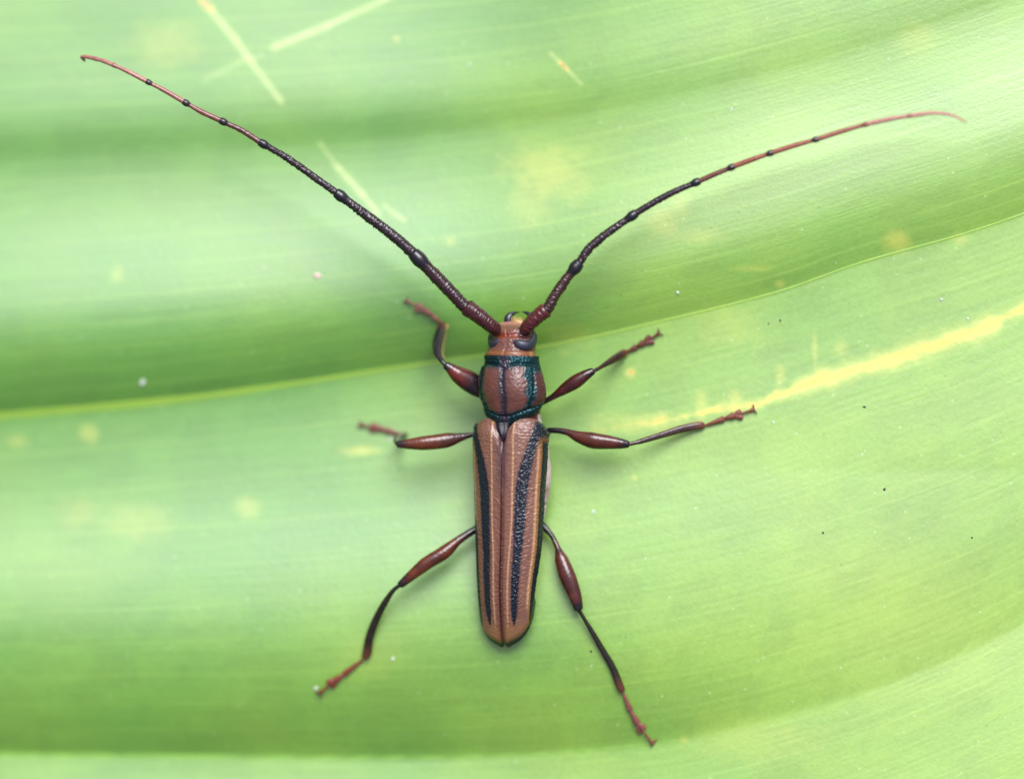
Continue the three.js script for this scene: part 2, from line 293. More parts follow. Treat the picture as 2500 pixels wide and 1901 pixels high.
// body under the wing cases: one continuous surface from neck to tail
const BODY = [[846, 20, 1243], [852, 40, 1244], [900, 54, 1247], [980, 58, 1250], [1010, 60, 1248], [1040, 68, 1247], [1078, 81, 1247], [1118, 87, 1246], [1163, 92, 1245], [1189, 91, 1243.5], [1226, 86, 1242], [1252, 80, 1241], [1283, 74, 1240.5], [1320, 69, 1239], [1400, 60, 1237], [1500, 50, 1234], [1540, 36, 1232], [1562, 16, 1231], [1566, 2, 1231]];
{
  const n = 260, s = 64, col = [];
  const g = grid(s, n, (i, j) => {
    const y = 846 + 720 * j / n, a = curve(BODY, y), xc = curve(BODY, y, 2), t = i / s * 2 * Math.PI, b = Math.min(46, a * 0.72);
    let X = a * Math.sin(t), H = -38 + b * Math.cos(t);
    const low = clamp(-Math.cos(t)), ring = y > 1255 ? gauss(((y - 1255) % 58) - 29, 3.5) * 2 : gauss(y - 1232, 3) * 2.5 + gauss(y - 1072, 4) * 2;
    const f = 1 - ring / 60 - (fbm(X / 9 + 30, y / 9, H / 9 + 7.7, 2) - 0.5) * 0.02; X *= f; H = -38 + (H + 38) * f;
    const pale = sstep(0.35, 0.62, fbm(X / 34 + 11, y / 42 + 3, 0, 3) + 0.12 - 0.25 * gauss(y - 1180, 22));
    col[j * s + i] = y < 1058 && Math.cos(t) > 0.2 ? [0.12, 0.03, 0.02] : y < 1012 ? [0.10, 0.035, 0.02] : mix3([0.17, 0.085, 0.055], [0.42, 0.33, 0.31], pale);
    return rolled(xc, y, X, H);
  }, { wrap: true, color: (i, j) => col[j * s + i] });
  part('body', g, M.fuzz, beetle);
}

// wing cases
const EDGE = [[1020, 1154, 1335], [1098, 1155, 1335.7], [1196, 1158.5, 1329], [1324, 1161.3, 1321.6], [1437, 1165.8, 1305.3], [1496, 1168.8, 1298.4], [1530, 1170.5, 1294.5], [1590, 1173, 1290]];
const STRIPE = [[1030, 0.80, 1.0], [1045, 0.77, 0.97], [1070, 0.70, 0.89], [1098, 0.60, 0.82], [1130, 0.50, 0.76], [1160, 0.43, 0.72], [1196, 0.38, 0.685], [1260, 0.36, 0.65], [1324, 0.355, 0.62], [1378, 0.36, 0.60], [1437, 0.365, 0.60], [1476, 0.37, 0.59], [1508, 0.39, 0.56], [1528, 0.45, 0.48]];
const BASE = { 1: [[0, 1078], [0.05, 1068], [0.1, 1053], [0.18, 1042], [0.33, 1029], [0.46, 1024], [0.62, 1023], [0.76, 1027], [0.88, 1036], [0.95, 1046], [1, 1062]], [-1]: [[0, 1078], [0.05, 1068], [0.1, 1053], [0.18, 1042], [0.33, 1029], [0.46, 1024], [0.62, 1026], [0.75, 1033], [0.9, 1036], [0.97, 1042], [1, 1056]] };
const TIP = [[0, 1572], [0.04, 1577], [0.14, 1579.5], [0.3, 1574], [0.4, 1571], [0.62, 1562], [0.8, 1549], [0.9, 1537], [0.96, 1524], [1, 1506]];
function elytron(side) {
  const NU = 96, NV = 420, PRE = 4, n = NV + PRE, col = [];
  const g = grid(NU, n, (i, j) => {
    const th = Math.pow(i / NU, 0.94) * Math.PI * 0.545, f = Math.min(1, Math.sin(Math.min(th, Math.PI / 2))), s = clamp((j - PRE) / NV), lip = Math.max(0, PRE - j) / PRE;
    const y0 = curve(BASE[side], f), y1 = curve(TIP, f) - 34 * sstep(1.45, 1.71, th), y = y0 + (y1 - y0) * s;
    const L = curve(EDGE, y, 1), R = curve(EDGE, y, 2), a = (R - L) / 1.907, xc = R - 0.94 * a, b = 0.67 * a;
    const back = clamp((y - 1380) / 200), end = sstep(24, 0, y1 - y), front = sstep(46, 0, y - y0);
    let X = side * (a * Math.sin(th) + 0.5), H = b * Math.cos(th) - 30 * back * back * (0.4 + 0.6 * Math.cos(th)) - end * end * 13 - front * front * 10 - lip * 16;
    // relief
    const fin = curve(STRIPE, y, 1), fout = curve(STRIPE, y, 2), arc = th * a, wob = 0.032 * (noise(y / 3.5, side * 9 + 20 + arc / 5, 0) - 0.5);
    const inStripe = y < 1527 ? sstep(fin - 0.022, fin + 0.02, f + wob) * sstep(fout + 0.024, fout - 0.02, f + wob) : 0;
    const c1 = 0.29 - 0.05 * sstep(1250, 1380, y), c2 = 0.88, apex = y1 - y;
    const k1 = gauss((f - c1) * a, 1.9) * sstep(1550, 1500, y), k2 = gauss((f - c2) * a * 0.6, 1.3) * sstep(1075, 1110, y) * sstep(1500, 1470, y);
    const pit = cells(arc / 5.4 + 40 * side + 90, y / 4.8, 0.5), wr = noise(arc / 9 + 50, y / 3.2, side * 3 + 5.5) - 0.5, smooth = sstep(30, 60, apex);
    let d = mix((wr * 1.7 + (pit - 0.45) * -2.0) * (0.35 + 0.65 * smooth), (0.5 - pit) * 4.0, inStripe) + (k1 + k2) * 1.4 - gauss(arc - 3.5, 2.2) * 1.5;
    X += side * Math.sin(th) * d; H += Math.cos(th) * d;
    // colour
    let c = mix3([0.140, 0.062, 0.041], [0.180, 0.083, 0.055], fbm(arc / 14 + 9, y / 40, 0, 2));
    c = mix3(c, [0.21, 0.105, 0.035], sstep(1490, 1560, y + (noise(arc / 12, y / 9, 2) - 0.5) * 30) * 0.8);
    c = mix3(c, [0.20, 0.085, 0.022], sstep(0.885, 0.91, f) * 0.9);
    c = mix3(c, [0.08, 0.022, 0.016], 0.75 * (inStripe < 0.5 ? gauss(f - fin, 0.035) + gauss(f - fout, 0.05) : 0) * sstep(1527, 1480, y) * 0.7);
    c = mix3(c, [0.035, 0.012, 0.02], gauss(arc, 11 + 5 * noise(y / 9, 3, 0)) * sstep(1240, 1150, y) * 0.75);
    c = mix3(c, mix3([0.10, 0.02, 0.006], [0.02, 0.004, 0.003], gauss(arc, 3)), gauss(arc, 8) * sstep(1120, 1250, y) * 0.95);
    c = mix3(c, [0.44, 0.25, 0.12], (k1 * 0.85 + k2 * 0.8));
    c = mix3(c, [0.003, 0.006, 0.013], inStripe);
    c = mix3(c, [0.004, 0.008, 0.012], Math.max(sstep(-0.008, 0.01, f - (side > 0 ? 0.945 : mix(0.945, 0.815, sstep(1180, 1330, y)))) * sstep(1065, 1085, y), sstep(13, 8, apex + 2 * sstep(0.15, 0.9, f)) * sstep(0.0, 0.03, f), sstep(0.86, 0.92, f) * sstep(1085, 1060, y)));
    col[j * (NU + 1) + i] = c;
    return rolled(xc, y - 3 * Math.sin(lip * 1.5), X, H);
  }, { color: (i, j) => col[j * (NU + 1) + i] });
  part('wing_case', side > 0 ? g : flip(g), M.shell, beetle);
}
elytron(-1); elytron(1);
{ // scutellum
  const g = tube([[1228, 1034, 14, 17, 6], [1228.5, 1046, 20, 16, 6], [1229, 1058, 24, 11, 6], [1229, 1068, 26, 6, 5], [1229, 1079, 27, 1.2, 3]], { step: 1.5, sides: 24, relief: (t, a, p) => -2.2 * gauss(p.x - 1228, 3) + 0.6 * (noise(p.x / 3, p.z / 3, p.y / 3) - 0.5) });
  part('scutellum', g, M.plate, beetle);
}

// pronotum
const PRO = [[862, 1188, 1308], [867, 1183, 1313], [872, 1182.5, 1315], [881, 1184, 1316], [889, 1181.5, 1317], [897, 1176, 1320], [911, 1171, 1324], [926, 1168, 1328], [946, 1167.3, 1332], [966, 1170.5, 1333], [985, 1177, 1326], [1001, 1181.5, 1318], [1012, 1185, 1312], [1022, 1190, 1304], [1036, 1196, 1296]];
{
  const NA = 260, NV = 190, col = [], metal = [], deg = 180 / Math.PI;
  const g = grid(NA, NV, (i, j) => {
    let th = i / NA * 2 * Math.PI; if (th > Math.PI) th -= 2 * Math.PI;
    const w = th * deg, aw = Math.abs(w), s = clamp((j - 5) / (NV - 10)), lip0 = Math.max(0, 5 - j) / 5, lip1 = Math.max(0, j - (NV - 5)) / 5;
    const end = 1034 - 16 * sstep(12, 62, aw) - 13 * sstep(55, 100, aw), start = 867 + 2.5 * sstep(-20, 60, w), y = start + (end - start) * s;
    const L = curve(PRO, y, 1), R = curve(PRO, y, 2), a = (R - L) / 1.958, xc = (L + R) / 2, b = 0.8 * a;
    const gy = 889 + 10 * gauss(w, 11) - 2 * gauss(aw - 30, 14), ry = end - 21 + 3 * gauss(w, 16);
    const groove = gauss(y - gy, 3.2) * 4.2 * sstep(85, 60, aw), rear = gauss(y - ry, 3.5) * 4.5 * sstep(100, 70, aw), mid = gauss(w, 3.4) * 2.6 * sstep(gy - 4, gy + 6, y) * sstep(ry + 6, ry - 2, y);
    const ob = gauss(aw - (58 - (y - 950) * 0.13), 3.5) * 2.6 * sstep(gy, gy + 10, y), lobe = gauss(aw - 25, 17) * sstep(gy, gy + 22, y) * sstep(ry, ry - 24, y) * 2.5;
    const X0 = a * Math.sin(th), H0 = b * Math.cos(th);
    const pit = cells(X0 / 4.6 + 30, y / 4.2, H0 / 4.6 + 30), wr = noise(th * 22 + 40, y / 3.4, 1.5) - 0.5;
    const inLobe = sstep(2.5, 10.5, aw) * sstep(45, 35, aw + (noise(y / 8, 3 + Math.sign(w), 0) - 0.5) * 6) * sstep(gy + 1, gy + 15, y + (noise(w / 5, 7, 0) - 0.5) * 6) * sstep(ry - 1, ry - 17, y);
    const flank = sstep(60, 66, aw - (y - 950) * -0.10 + (noise(y / 9, 8, 0) - 0.5) * 5) * sstep(gy + 8, gy + 30, y) * sstep(ry + 2, ry - 6, y);
    let d = lobe - groove - rear - mid - ob + (0.5 - pit) * mix(3.2, 1.5, inLobe) + wr * mix(2.2, 1.2, inLobe);
    const k = (1 - 0.45 * Math.sin(lip0 * 1.57) - 0.5 * Math.sin(lip1 * 1.57)) * (1 + d / a);
    let c = mix3([0.008, 0.024, 0.028], [0.016, 0.009, 0.018], gauss(w, 12));
    c = mix3(c, [0.055, 0.014, 0.014], flank);
    c = mix3(c, mix3([0.120, 0.042, 0.027], [0.082, 0.028, 0.021], fbm(w / 9 + 20, y / 20, 0, 2)), inLobe);
    const isMetal = inLobe < 0.06 && flank < 0.2 && aw > 12;
    col[j * NA + i] = isMetal ? [0.014, 0.048, 0.056] : c; metal[j * NA + i] = isMetal;
    return rolled(xc, y - lip0 * 2 + lip1 * 2, a * Math.sin(th) * k, b * Math.cos(th) * k);
  }, { wrap: true, color: (i, j) => col[j * NA + i], group: (i, j) => metal[j * NA + i] && metal[j * NA + (i + 1) % NA] });
  part('pronotum', g, [M.shell, M.green], beetle);
}

// head, eyes, jaws
const HEAD = [[783, 1240, 1250], [786, 1226, 1264], [790, 1216, 1275], [796, 1207, 1286], [803, 1201, 1296], [812, 1198, 1303], [823, 1196.5, 1307], [838, 1196, 1308], [851, 1193, 1308], [857, 1188, 1307], [862, 1185, 1307.5], [868, 1184.5, 1308], [876, 1188, 1304]];
const headTop = (x, y) => { const L = curve(HEAD, y, 1), R = curve(HEAD, y, 2), hw = (R - L) / 2, u = clamp((x - (L + R) / 2) / hw, -0.98, 0.98); return curve(AXIS, y) + u * hw * 0.25 + Math.sqrt(1 - u * u) * hw * 0.78; };
const head = (() => {
  const NA = 150, NV = 110, col = [];
  const g = grid(NA, NV, (i, j) => {
    let th = i / NA * 2 * Math.PI; if (th > Math.PI) th -= 2 * Math.PI;
    const w = th * 180 / Math.PI, y = 783 + 93 * j / NV, L = curve(HEAD, y, 1), R = curve(HEAD, y, 2), a = (R - L) / 1.96, xc = (L + R) / 2, b = 0.8 * a;
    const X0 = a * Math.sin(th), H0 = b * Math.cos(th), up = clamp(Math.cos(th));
    const trough = gauss(y - 819, 6) * sstep(70, 40, Math.abs(w)) * 6, bumps = gauss(y - 802, 8) * gauss(Math.abs(w) - 32, 20) * 5, line = gauss(w, 2.6) * 2.2, band = gauss(y - 858, 1.8) * 1.6;
    const pit = cells(X0 / 4.4 + 60, y / 4.4, H0 / 4.4 + 60), k = 1 + (bumps - trough - line - band + (0.5 - pit) * (y > 856 ? 1.0 : 3.0)) / a;
    let c = mix3([0.105, 0.038, 0.025], [0.14, 0.055, 0.036], fbm(X0 / 10 + 9, y / 10, 0, 2));
    c = mix3(c, [0.15, 0.020, 0.005], gauss(y - 818, 6.5) * sstep(60, 40, Math.abs(w)));
    c = mix3(c, [0.17, 0.06, 0.02], sstep(853, 859, y));
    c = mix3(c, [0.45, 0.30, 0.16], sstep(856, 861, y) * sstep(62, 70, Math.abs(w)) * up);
    c = mix3(c, [0.03, 0.008, 0.008], sstep(26, 40, Math.abs(w)) * sstep(832, 824, y) * sstep(796, 802, y));
    c = mix3(c, [0.30, 0.12, 0.09], sstep(796, 788, y));
    if (up === 0) c = [0.14, 0.05, 0.03];
    col[j * NA + i] = c;
    return rolled(xc, y, X0 * k, H0 * k);
  }, { wrap: true, color: (i, j) => col[j * NA + i] });
  return part('head', g, M.head, beetle);
})();
const facet = (t, a, p) => (0.5 - cells(p.x / 2.2, p.z / 2.2, p.y / 2.2 + 50)) * 0.35;
const eyePath = (rows) => rows.map(([x, y, w, lift]) => [x, y, headTop(x, y) + lift, w, w * 0.7]);
part('eye', tube(eyePath([[1258, 834, 7, 1], [1264, 838, 11, 1], [1275, 842, 12.6, 1], [1288, 843, 12.2, 0], [1299, 837, 11, -3], [1304.5, 827, 9, -7], [1305, 817, 7, -10], [1302, 808, 4.5, -12]]), { step: 1.2, sides: 32, relief: facet }), M.eye, head);
part('eye', tube(eyePath([[1219, 831, 6, 2], [1214, 836, 10, 2], [1207, 841, 12, 1], [1201, 842, 11, -2], [1198, 833, 9, -7], [1197, 822, 7, -10], [1199, 813, 5, -11]]), { step: 1.2, sides: 32, relief: facet }), M.eye, head);
part('mandible', tube([[1246, 797, -50, 11, 9], [1242, 786, -49, 11.5, 9], [1242, 776, -49, 10.5, 8], [1246.5, 769, -51, 7.5, 7], [1256, 764, -54, 3.8, 5], [1268, 761.5, -57, 0.7, 1]], { step: 1.2, sides: 20 }), M.jaw, head);
part('mandible', tube([[1284, 795, -44, 9, 8], [1293, 785, -44, 9.5, 9], [1297, 776, -46, 8.5, 8], [1293, 768, -49, 6, 6], [1284, 763, -52, 3.4, 4], [1274.5, 761, -54, 0.7, 1]], { step: 1.2, sides: 20 }), M.jaw, head);
part('labrum', tube([[1252, 788, -45, 5, 5], [1262, 786.5, -42, 7, 5], [1273, 788, -40, 5, 5]], { step: 1.2, sides: 16, color: () => [0.45, 0.24, 0.10] }), M.head, head);
{ // yellow bristles over the mouth
  const hs = [];
  for (let i = 0; i < 46; i++) { const x = 1248 + 28 * rnd(), y = 786 + 4 * rnd(), l = 9 + 9 * rnd(), dx = (rnd() - 0.5) * 5; hs.push(tube([[x, y, -40 + 4 * rnd(), 0.55], [x + dx * 0.5, y - l * 0.5, -38, 0.5], [x + dx, y - l, -40, 0.15]], { step: 4, sides: 5 })); }
  part('bristles', mergeGeometries(hs), M.hair, head).userData.kind = 'stuff';
}

// antennae: eleven segments each
const RED = [0.048, 0.007, 0.008], PLUM = [0.020, 0.008, 0.012], BLACK = [0.006, 0.006, 0.010], RUST = [0.20, 0.055, 0.028], PINK = [0.42, 0.19, 0.14];
function antenna(joints) { // joints: rows of [x, y, h] lists per segment, base width, end width, colour, roughness of relief, knob
  const an = holder('antenna', beetle);
  joints.forEach(([rows, w0, w1, c, rel, knob], k) => {
    const n = rows.length - 1, pts = rows.map((r, i) => { const t = i / n; return [r[0], r[1], r[2], mix(w0, w1, t) * (k > 5 ? 1.18 : 1.08)]; });
    if (knob) { // swollen end
      const p = pts[n], q = pts[n - 1], dx = p[0] - q[0], dy = p[1] - q[1], dh = p[2] - q[2], L = Math.hypot(dx, dy, dh), at = (d, w) => [p[0] - dx / L * d, p[1] - dy / L * d, p[2] - dh / L * d, w];
      pts.splice(n, 1, at(w1 * 3.2, w1), at(w1 * 1.2, w1 * knob * 1.13), at(0, w1 * knob));
    }
    if (k === 0) { pts[0][3] = w0; }
    const len = rows.reduce((s, r, i) => (i ? s + Math.hypot(r[0] - rows[i - 1][0], r[1] - rows[i - 1][1]) : 0), 0), kn = knob ? 1 - w1 * 2.6 / len : 2;
    part('segment', tube(pts, {
      step: rel > 0.6 ? 1.3 : 2.2, sides: rel > 0.6 ? 30 : 18, cap: k === 10 ? 1.5 : 0.5,
      relief: (t, a, p, N) => (t > kn ? 0.15 : 1) * (rel * ((0.5 - cells(p.x / 4.3, p.z / 4.3, p.y / 4.3 + 80)) * 4.0 + (k > 0 && k < 6 && N.z > 0.35 ? 2.4 * sstep(0.55, 0.8, noise(p.x / 2.2 + p.z / 2.2, p.y / 8, 4.5)) : 0)) - (k > 4 ? 0.5 * gauss((a - 2.2), 0.3) : 0)),
      color: (t, N, p) => mix3(mix3(c, [c[0] * 0.62, c[1] * 0.55, c[2] * 0.6], noise(p.x / 5, p.z / 5, p.y / 5 + 50)), k < 8 ? BLACK : [c[0] * 0.6, c[1] * 0.5, c[2] * 0.5], sstep(kn - 0.04, kn, t) * (k === 0 ? 0.85 : 0.9)),
    }), M.feeler, an);
  });
  return an;
}
antenna([
  [[[1212, 805, -4], [1200, 796, 4], [1178, 778, 10], [1158, 763, 12], [1141, 751, 12]], 15, 19.5, RED, 1.0, 0],
  [[[1144, 754, 12], [1138, 749.5, 13], [1131, 744, 13]], 12, 12, BLACK, 0.1, 0],
  [[[1134, 748, 13], [1110, 722, 14], [1060, 670, 15], [1011, 620, 15]], 14.2, 14.5, [0.028, 0.007, 0.010], 1.0, 1.15],
  [[[1011, 620, 15], [960, 575, 14], [890, 522, 12], [822, 471, 10]], 12.5, 10.2, PLUM, 0.95, 1.25],
  [[[822, 471, 10], [760, 427, 8], [700, 385, 6], [635, 347, 4]], 8.2, 7.6, PLUM, 0.75, 1.3],
  [[[635, 347, 4], [590, 318, 2], [538, 294, 0]], 6.6, 6.2, [0.10, 0.032, 0.028], 0.4, 1.35],
  [[[538, 294, 0], [490, 272, -2], [448, 248, -4]], 5.8, 5.5, [0.19, 0.065, 0.05], 0.2, 1.4],
  [[[448, 248, -4], [400, 220, -7], [357, 198, -10]], 5.2, 5.0, [0.30, 0.12, 0.09], 0.12, 1.3],
  [[[357, 198, -10], [315, 176, -15], [273, 157, -22]], 5, 4.8, [0.38, 0.17, 0.13], 0.08, 1.12],
  [[[273, 157, -22], [250, 148, -28], [228, 142, -35]], 4.7, 4.6, [0.40, 0.18, 0.14], 0.05, 1.1],
  [[[228, 142, -35], [210, 138.5, -43], [199, 139, -50], [204, 146, -56]], 4.4, 3.2, [0.36, 0.15, 0.12], 0.05, 0],
]);
antenna([
  [[[1281, 806, -2], [1287, 798, 8], [1302, 782, 18], [1318, 768, 24], [1331, 758, 27]], 14, 17.5, [0.085, 0.014, 0.014], 1.0, 0],
  [[[1329, 760, 26], [1334, 756, 28], [1338, 752, 30]], 12, 13, BLACK, 0.1, 0],
  [[[1335, 756, 29], [1350, 729, 32], [1380, 684, 35], [1413, 643, 38]], 12, 11, [0.04, 0.012, 0.012], 0.9, 1.3],
  [[[1413, 643, 38], [1438, 606, 40], [1480, 571, 44], [1552, 521, 48]], 9.5, 8.8, PLUM, 0.75, 1.25],
  [[[1552, 521, 48], [1600, 492, 52], [1650, 466, 56], [1707, 442, 61]], 7.8, 7, PLUM, 0.4, 1.3],
  [[[1707, 442, 61], [1750, 423, 64], [1792, 406, 67]], 6, 5.8, [0.12, 0.032, 0.020], 0.2, 1.35],
  [[[1792, 406, 67], [1840, 388, 71], [1887, 372, 75]], 5.6, 5.4, [0.24, 0.06, 0.03], 0.1, 1.35],
  [[[1887, 372, 75], [1940, 355, 79], [1998, 339, 84]], 5.3, 5.2, [0.25, 0.065, 0.035], 0.08, 1.3],
  [[[1998, 339, 84], [2060, 319, 89], [2120, 302, 95]], 5.2, 5, [0.27, 0.085, 0.05], 0.06, 1.2],
  [[[2120, 302, 95], [2175, 290, 101], [2230, 281, 107]], 5, 4.8, PINK, 0.05, 1.1],
  [[[2230, 281, 107], [2283, 275.5, 112], [2325, 281, 116], [2359, 297, 118]], 4.7, 2.0, PINK, 0.05, 0],
]);

// legs: thigh, shank, four foot segments and two claws
const FOOT = [0.16, 0.04, 0.017], CLUB = [0.095, 0.012, 0.007], DARK = [0.008, 0.005, 0.007];
function leg(femur, tibia, tarsus, claws, { shin = [0.06, 0.022, 0.014], foot = FOOT, club = CLUB, dark = 0.32, fringe } = {}) {
  const lg = holder('leg', beetle);
  const fine = (k) => (t, a, p) => k * ((0.5 - cells(p.x / 3.4, p.z / 3.4, p.y / 3.4 + 90)) * 1.0);
  part('femur', tube(femur, {
    step: 2, sides: 36, cap: 0.6, relief: fine(0.7),
    color: (t, N, p) => { const body = sstep(dark - 0.17, dark + 0.17, t + (noise(p.x / 9, p.z / 9, p.y / 9 + 60) - 0.5) * 0.12) * sstep(1, 0.86, t + (noise(p.x / 5, p.z / 5, p.y / 5 + 60) - 0.5) * 0.1), mott = sstep(0.3, 0.7, fbm(p.x / 20 + 7, p.z / 20 + 7, p.y / 20 + 40, 4)); return mix3(DARK, [club[0] * mix(0.55, 1.1, mott), club[1] * mix(0.6, 1.1, mott), club[2] * mix(0.7, 1, mott)], body); },
  }), M.limb, lg);
  const L = femur.length - 1, k = femur[L];
  const T = tibia.length - 1, foot0 = leafH(tibia[T][0], tibia[T][1]) + 9;   // the shank comes down from the knee to the leaf
  tibia = tibia.map((p, i) => [p[0], p[1], mix(tibia[0][2], foot0, (tibia[0][2] - p[2]) / (tibia[0][2] - tibia[T][2])), p[3], p[4] ?? p[3]]);
  part('tibia', tube(tibia, { step: 2, sides: 24, cap: 0.5, relief: (t, a, p) => fine(0.8)(t, a, p) - 0.9 * gauss(a - 1.57, 0.35) * sstep(0.1, 0.3, t), color: (t, N, p) => mix3(mix3([shin[0] * 0.5, shin[1] * 0.5, shin[2] * 0.5], shin, noise(p.x / 6, p.z / 6, p.y / 6 + 60)), [0.13, 0.035, 0.015], sstep(0.8, 1, t) * 0.6) }), M.limb, lg);
  const seg = (rows) => part('foot_segment', tube(rows, { step: 1.5, sides: 18, cap: 0.35, relief: fine(0.6), color: (t, N, p) => mix3(foot, [foot[0] * 0.55, foot[1] * 0.5, foot[2] * 0.5], 0.6 * noise(p.x / 5, p.z / 5, 2.5) + 0.4 * sstep(0.25, 0, t)) }), M.foot, lg);
  // each foot joint flares towards its far end; the third carries two lobes
  const P = tarsus, on = (x, y, r) => leafH(x, y) + r;
  const joint = (a, b, w0, w1) => seg([[a[0], a[1], a[2], w0, w0 * 0.7], [mix(a[0], b[0], 0.65), mix(a[1], b[1], 0.65), mix(a[2], b[2], 0.65), mix(w0, w1, 0.6), w1 * 0.55], [b[0], b[1], b[2], w1, w1 * 0.5]]);
  const q = P.map(([x, y, lift]) => [x, y, on(x, y, lift)]);
  joint(q[0], q[1], 2.6, 8); joint(q[1], q[2], 3, 9.5);
  const [c0, l1, l2] = [q[2], q[3], q[4]];
  for (const l of [l1, l2]) seg([[c0[0], c0[1], c0[2], 3, 3], [mix(c0[0], l[0], 0.6), mix(c0[1], l[1], 0.6), mix(c0[2], l[2], 0.6), 6.6, 3.8], [l[0], l[1], l[2], 5.8, 3]]);
  const m = [mix(c0[0], (l1[0] + l2[0]) / 2, 0.5), mix(c0[1], (l1[1] + l2[1]) / 2, 0.5), c0[2] + 2];
  seg([[m[0], m[1], m[2], 2.2], [mix(m[0], q[5][0], 0.6), mix(m[1], q[5][1], 0.6), mix(m[2], q[5][2] + 4, 0.6), 3], [q[5][0], q[5][1], q[5][2] + 3, 4.8, 3.6]]);
  for (const [x, y] of claws) part('claw', tube([[q[5][0], q[5][1], q[5][2] + 3, 2.4], [mix(q[5][0], x, 0.55), mix(q[5][1], y, 0.55), q[5][2] + 4, 1.9], [x, y, on(x, y, 0.5), 0.5]], { step: 1.5, sides: 10, color: () => [0.10, 0.03, 0.02] }), M.limb, lg);
  if (fringe) {
    const hs = [];
    for (let i = 0; i < fringe.n; i++) { const t = fringe.t0 + (1 - fringe.t0) * (i + rnd()) / fringe.n, j = Math.min(tibia.length - 2, Math.floor(t * (tibia.length - 1))), f = t * (tibia.length - 1) - j, A = tibia[j], B = tibia[j + 1], c = [0, 1, 2, 3].map((e) => mix(A[e], B[e], f)), l = c[3] + 2 + fringe.l * (0.6 + 0.7 * rnd()); hs.push(tube([[c[0] + fringe.dx * c[3] * 0.8, c[1] + fringe.dy * c[3] * 0.8, c[2] - 2, 0.5], [c[0] + fringe.dx * l + (rnd() - 0.5) * 2, c[1] + fringe.dy * l - 1.5 * rnd(), c[2] - 4, 0.15]], { step: 5, sides: 5 })); }
    part('bristles', mergeGeometries(hs), M.hair, lg).userData.kind = 'stuff';
  }
  return lg;
}
// front left
leg([[1196, 952, -62, 15], [1172, 947, -60, 24, 19], [1146, 931, -54, 26, 21], [1117, 913, -46, 20.5, 18], [1098, 898, -42, 13, 12], [1089, 892, -41, 10, 9]],
  [[1090, 893, -41, 5], [1081, 884, -44, 5.5], [1068, 862, -58, 9.5, 8], [1068.5, 830, -84, 14, 9], [1077, 800, -108, 11, 8], [1080.5, 790, -114, 9, 7]],
  [[1078, 788, 8], [1056, 771, 8], [1038, 757, 8], [1019, 741, 7], [1012, 755, 6], [991, 733, 4]], [[995, 723], [984, 740]],
  { dark: 0.55, foot: [0.205, 0.081, 0.050], shin: [0.0180, 0.0126, 0.0144], fringe: { n: 60, t0: 0.3, dx: 1, dy: 0.12, l: 5 } });
// middle left
leg([[1180, 1056, -70, 9], [1153, 1060.6, -66, 6], [1133, 1065, -62, 9, 8], [1085, 1075.5, -56, 18.5, 15], [1036, 1081, -54, 17.5, 15], [995, 1083.5, -56, 12.5, 12], [972, 1084, -58, 9, 9]],
  [[970, 1083, -60, 5.5], [967, 1078, -78, 6.5], [970, 1071, -105, 8], [982, 1064, -132, 9], [988, 1061, -142, 8]],
  [[982, 1060, 8], [942, 1050, 8], [922, 1044, 8], [907, 1036, 7], [903, 1051, 6], [880, 1036, 4]], [[878, 1024], [871, 1046]],
  { shin: [0.0180, 0.0162, 0.0054], foot: [0.161, 0.037, 0.028], club: [0.087, 0.018, 0.005] });
// hind left
leg([[1190, 1275, -78, 10], [1159, 1293, -76, 9], [1120, 1318, -68, 10.5], [1083, 1349, -58, 17, 16], [1041, 1375, -54, 16.5, 15], [1006, 1403, -56, 13, 12], [978, 1427, -60, 9.5, 9]],
  [[974, 1429, -60, 5], [960, 1441, -64, 5.5], [940, 1470, -76, 8], [917, 1514, -96, 9.5, 7], [901, 1559, -112, 10.5, 7], [896, 1592, -122, 11.5, 7], [890, 1605, -126, 9, 6]],
  [[886, 1609, 8], [840, 1645, 8], [818, 1661, 8], [798, 1664, 7], [812, 1678, 6], [778, 1692, 4]], [[787, 1702], [769, 1689]],
  { shin: [0.0162, 0.0108, 0.0036], foot: [0.174, 0.034, 0.015], club: [0.087, 0.017, 0.005] });
// front right
leg([[1305, 990, -52, 10], [1329, 980, -48, 6.5], [1352, 967, -42, 8], [1377, 950, -34, 13.5, 12], [1405, 932, -27, 17, 15], [1431, 915, -24, 13, 12], [1447, 906, -24, 9, 8]],
  [[1449, 906, -24, 4.5], [1462, 899, -27, 4.6], [1479, 888.5, -34, 6.5], [1505, 873, -45, 9.5, 7], [1523, 861.5, -52, 9.5, 7], [1529, 859, -54, 7, 6]],
  [[1531, 859, 8], [1553, 847, 8], [1571, 837, 8], [1588, 820, 7], [1597, 834, 6], [1610, 812, 4]], [[1607, 800], [1620, 818]],
  { shin: [0.0306, 0.0090, 0.0042], club: [0.050, 0.007, 0.004], foot: [0.105, 0.022, 0.010] });
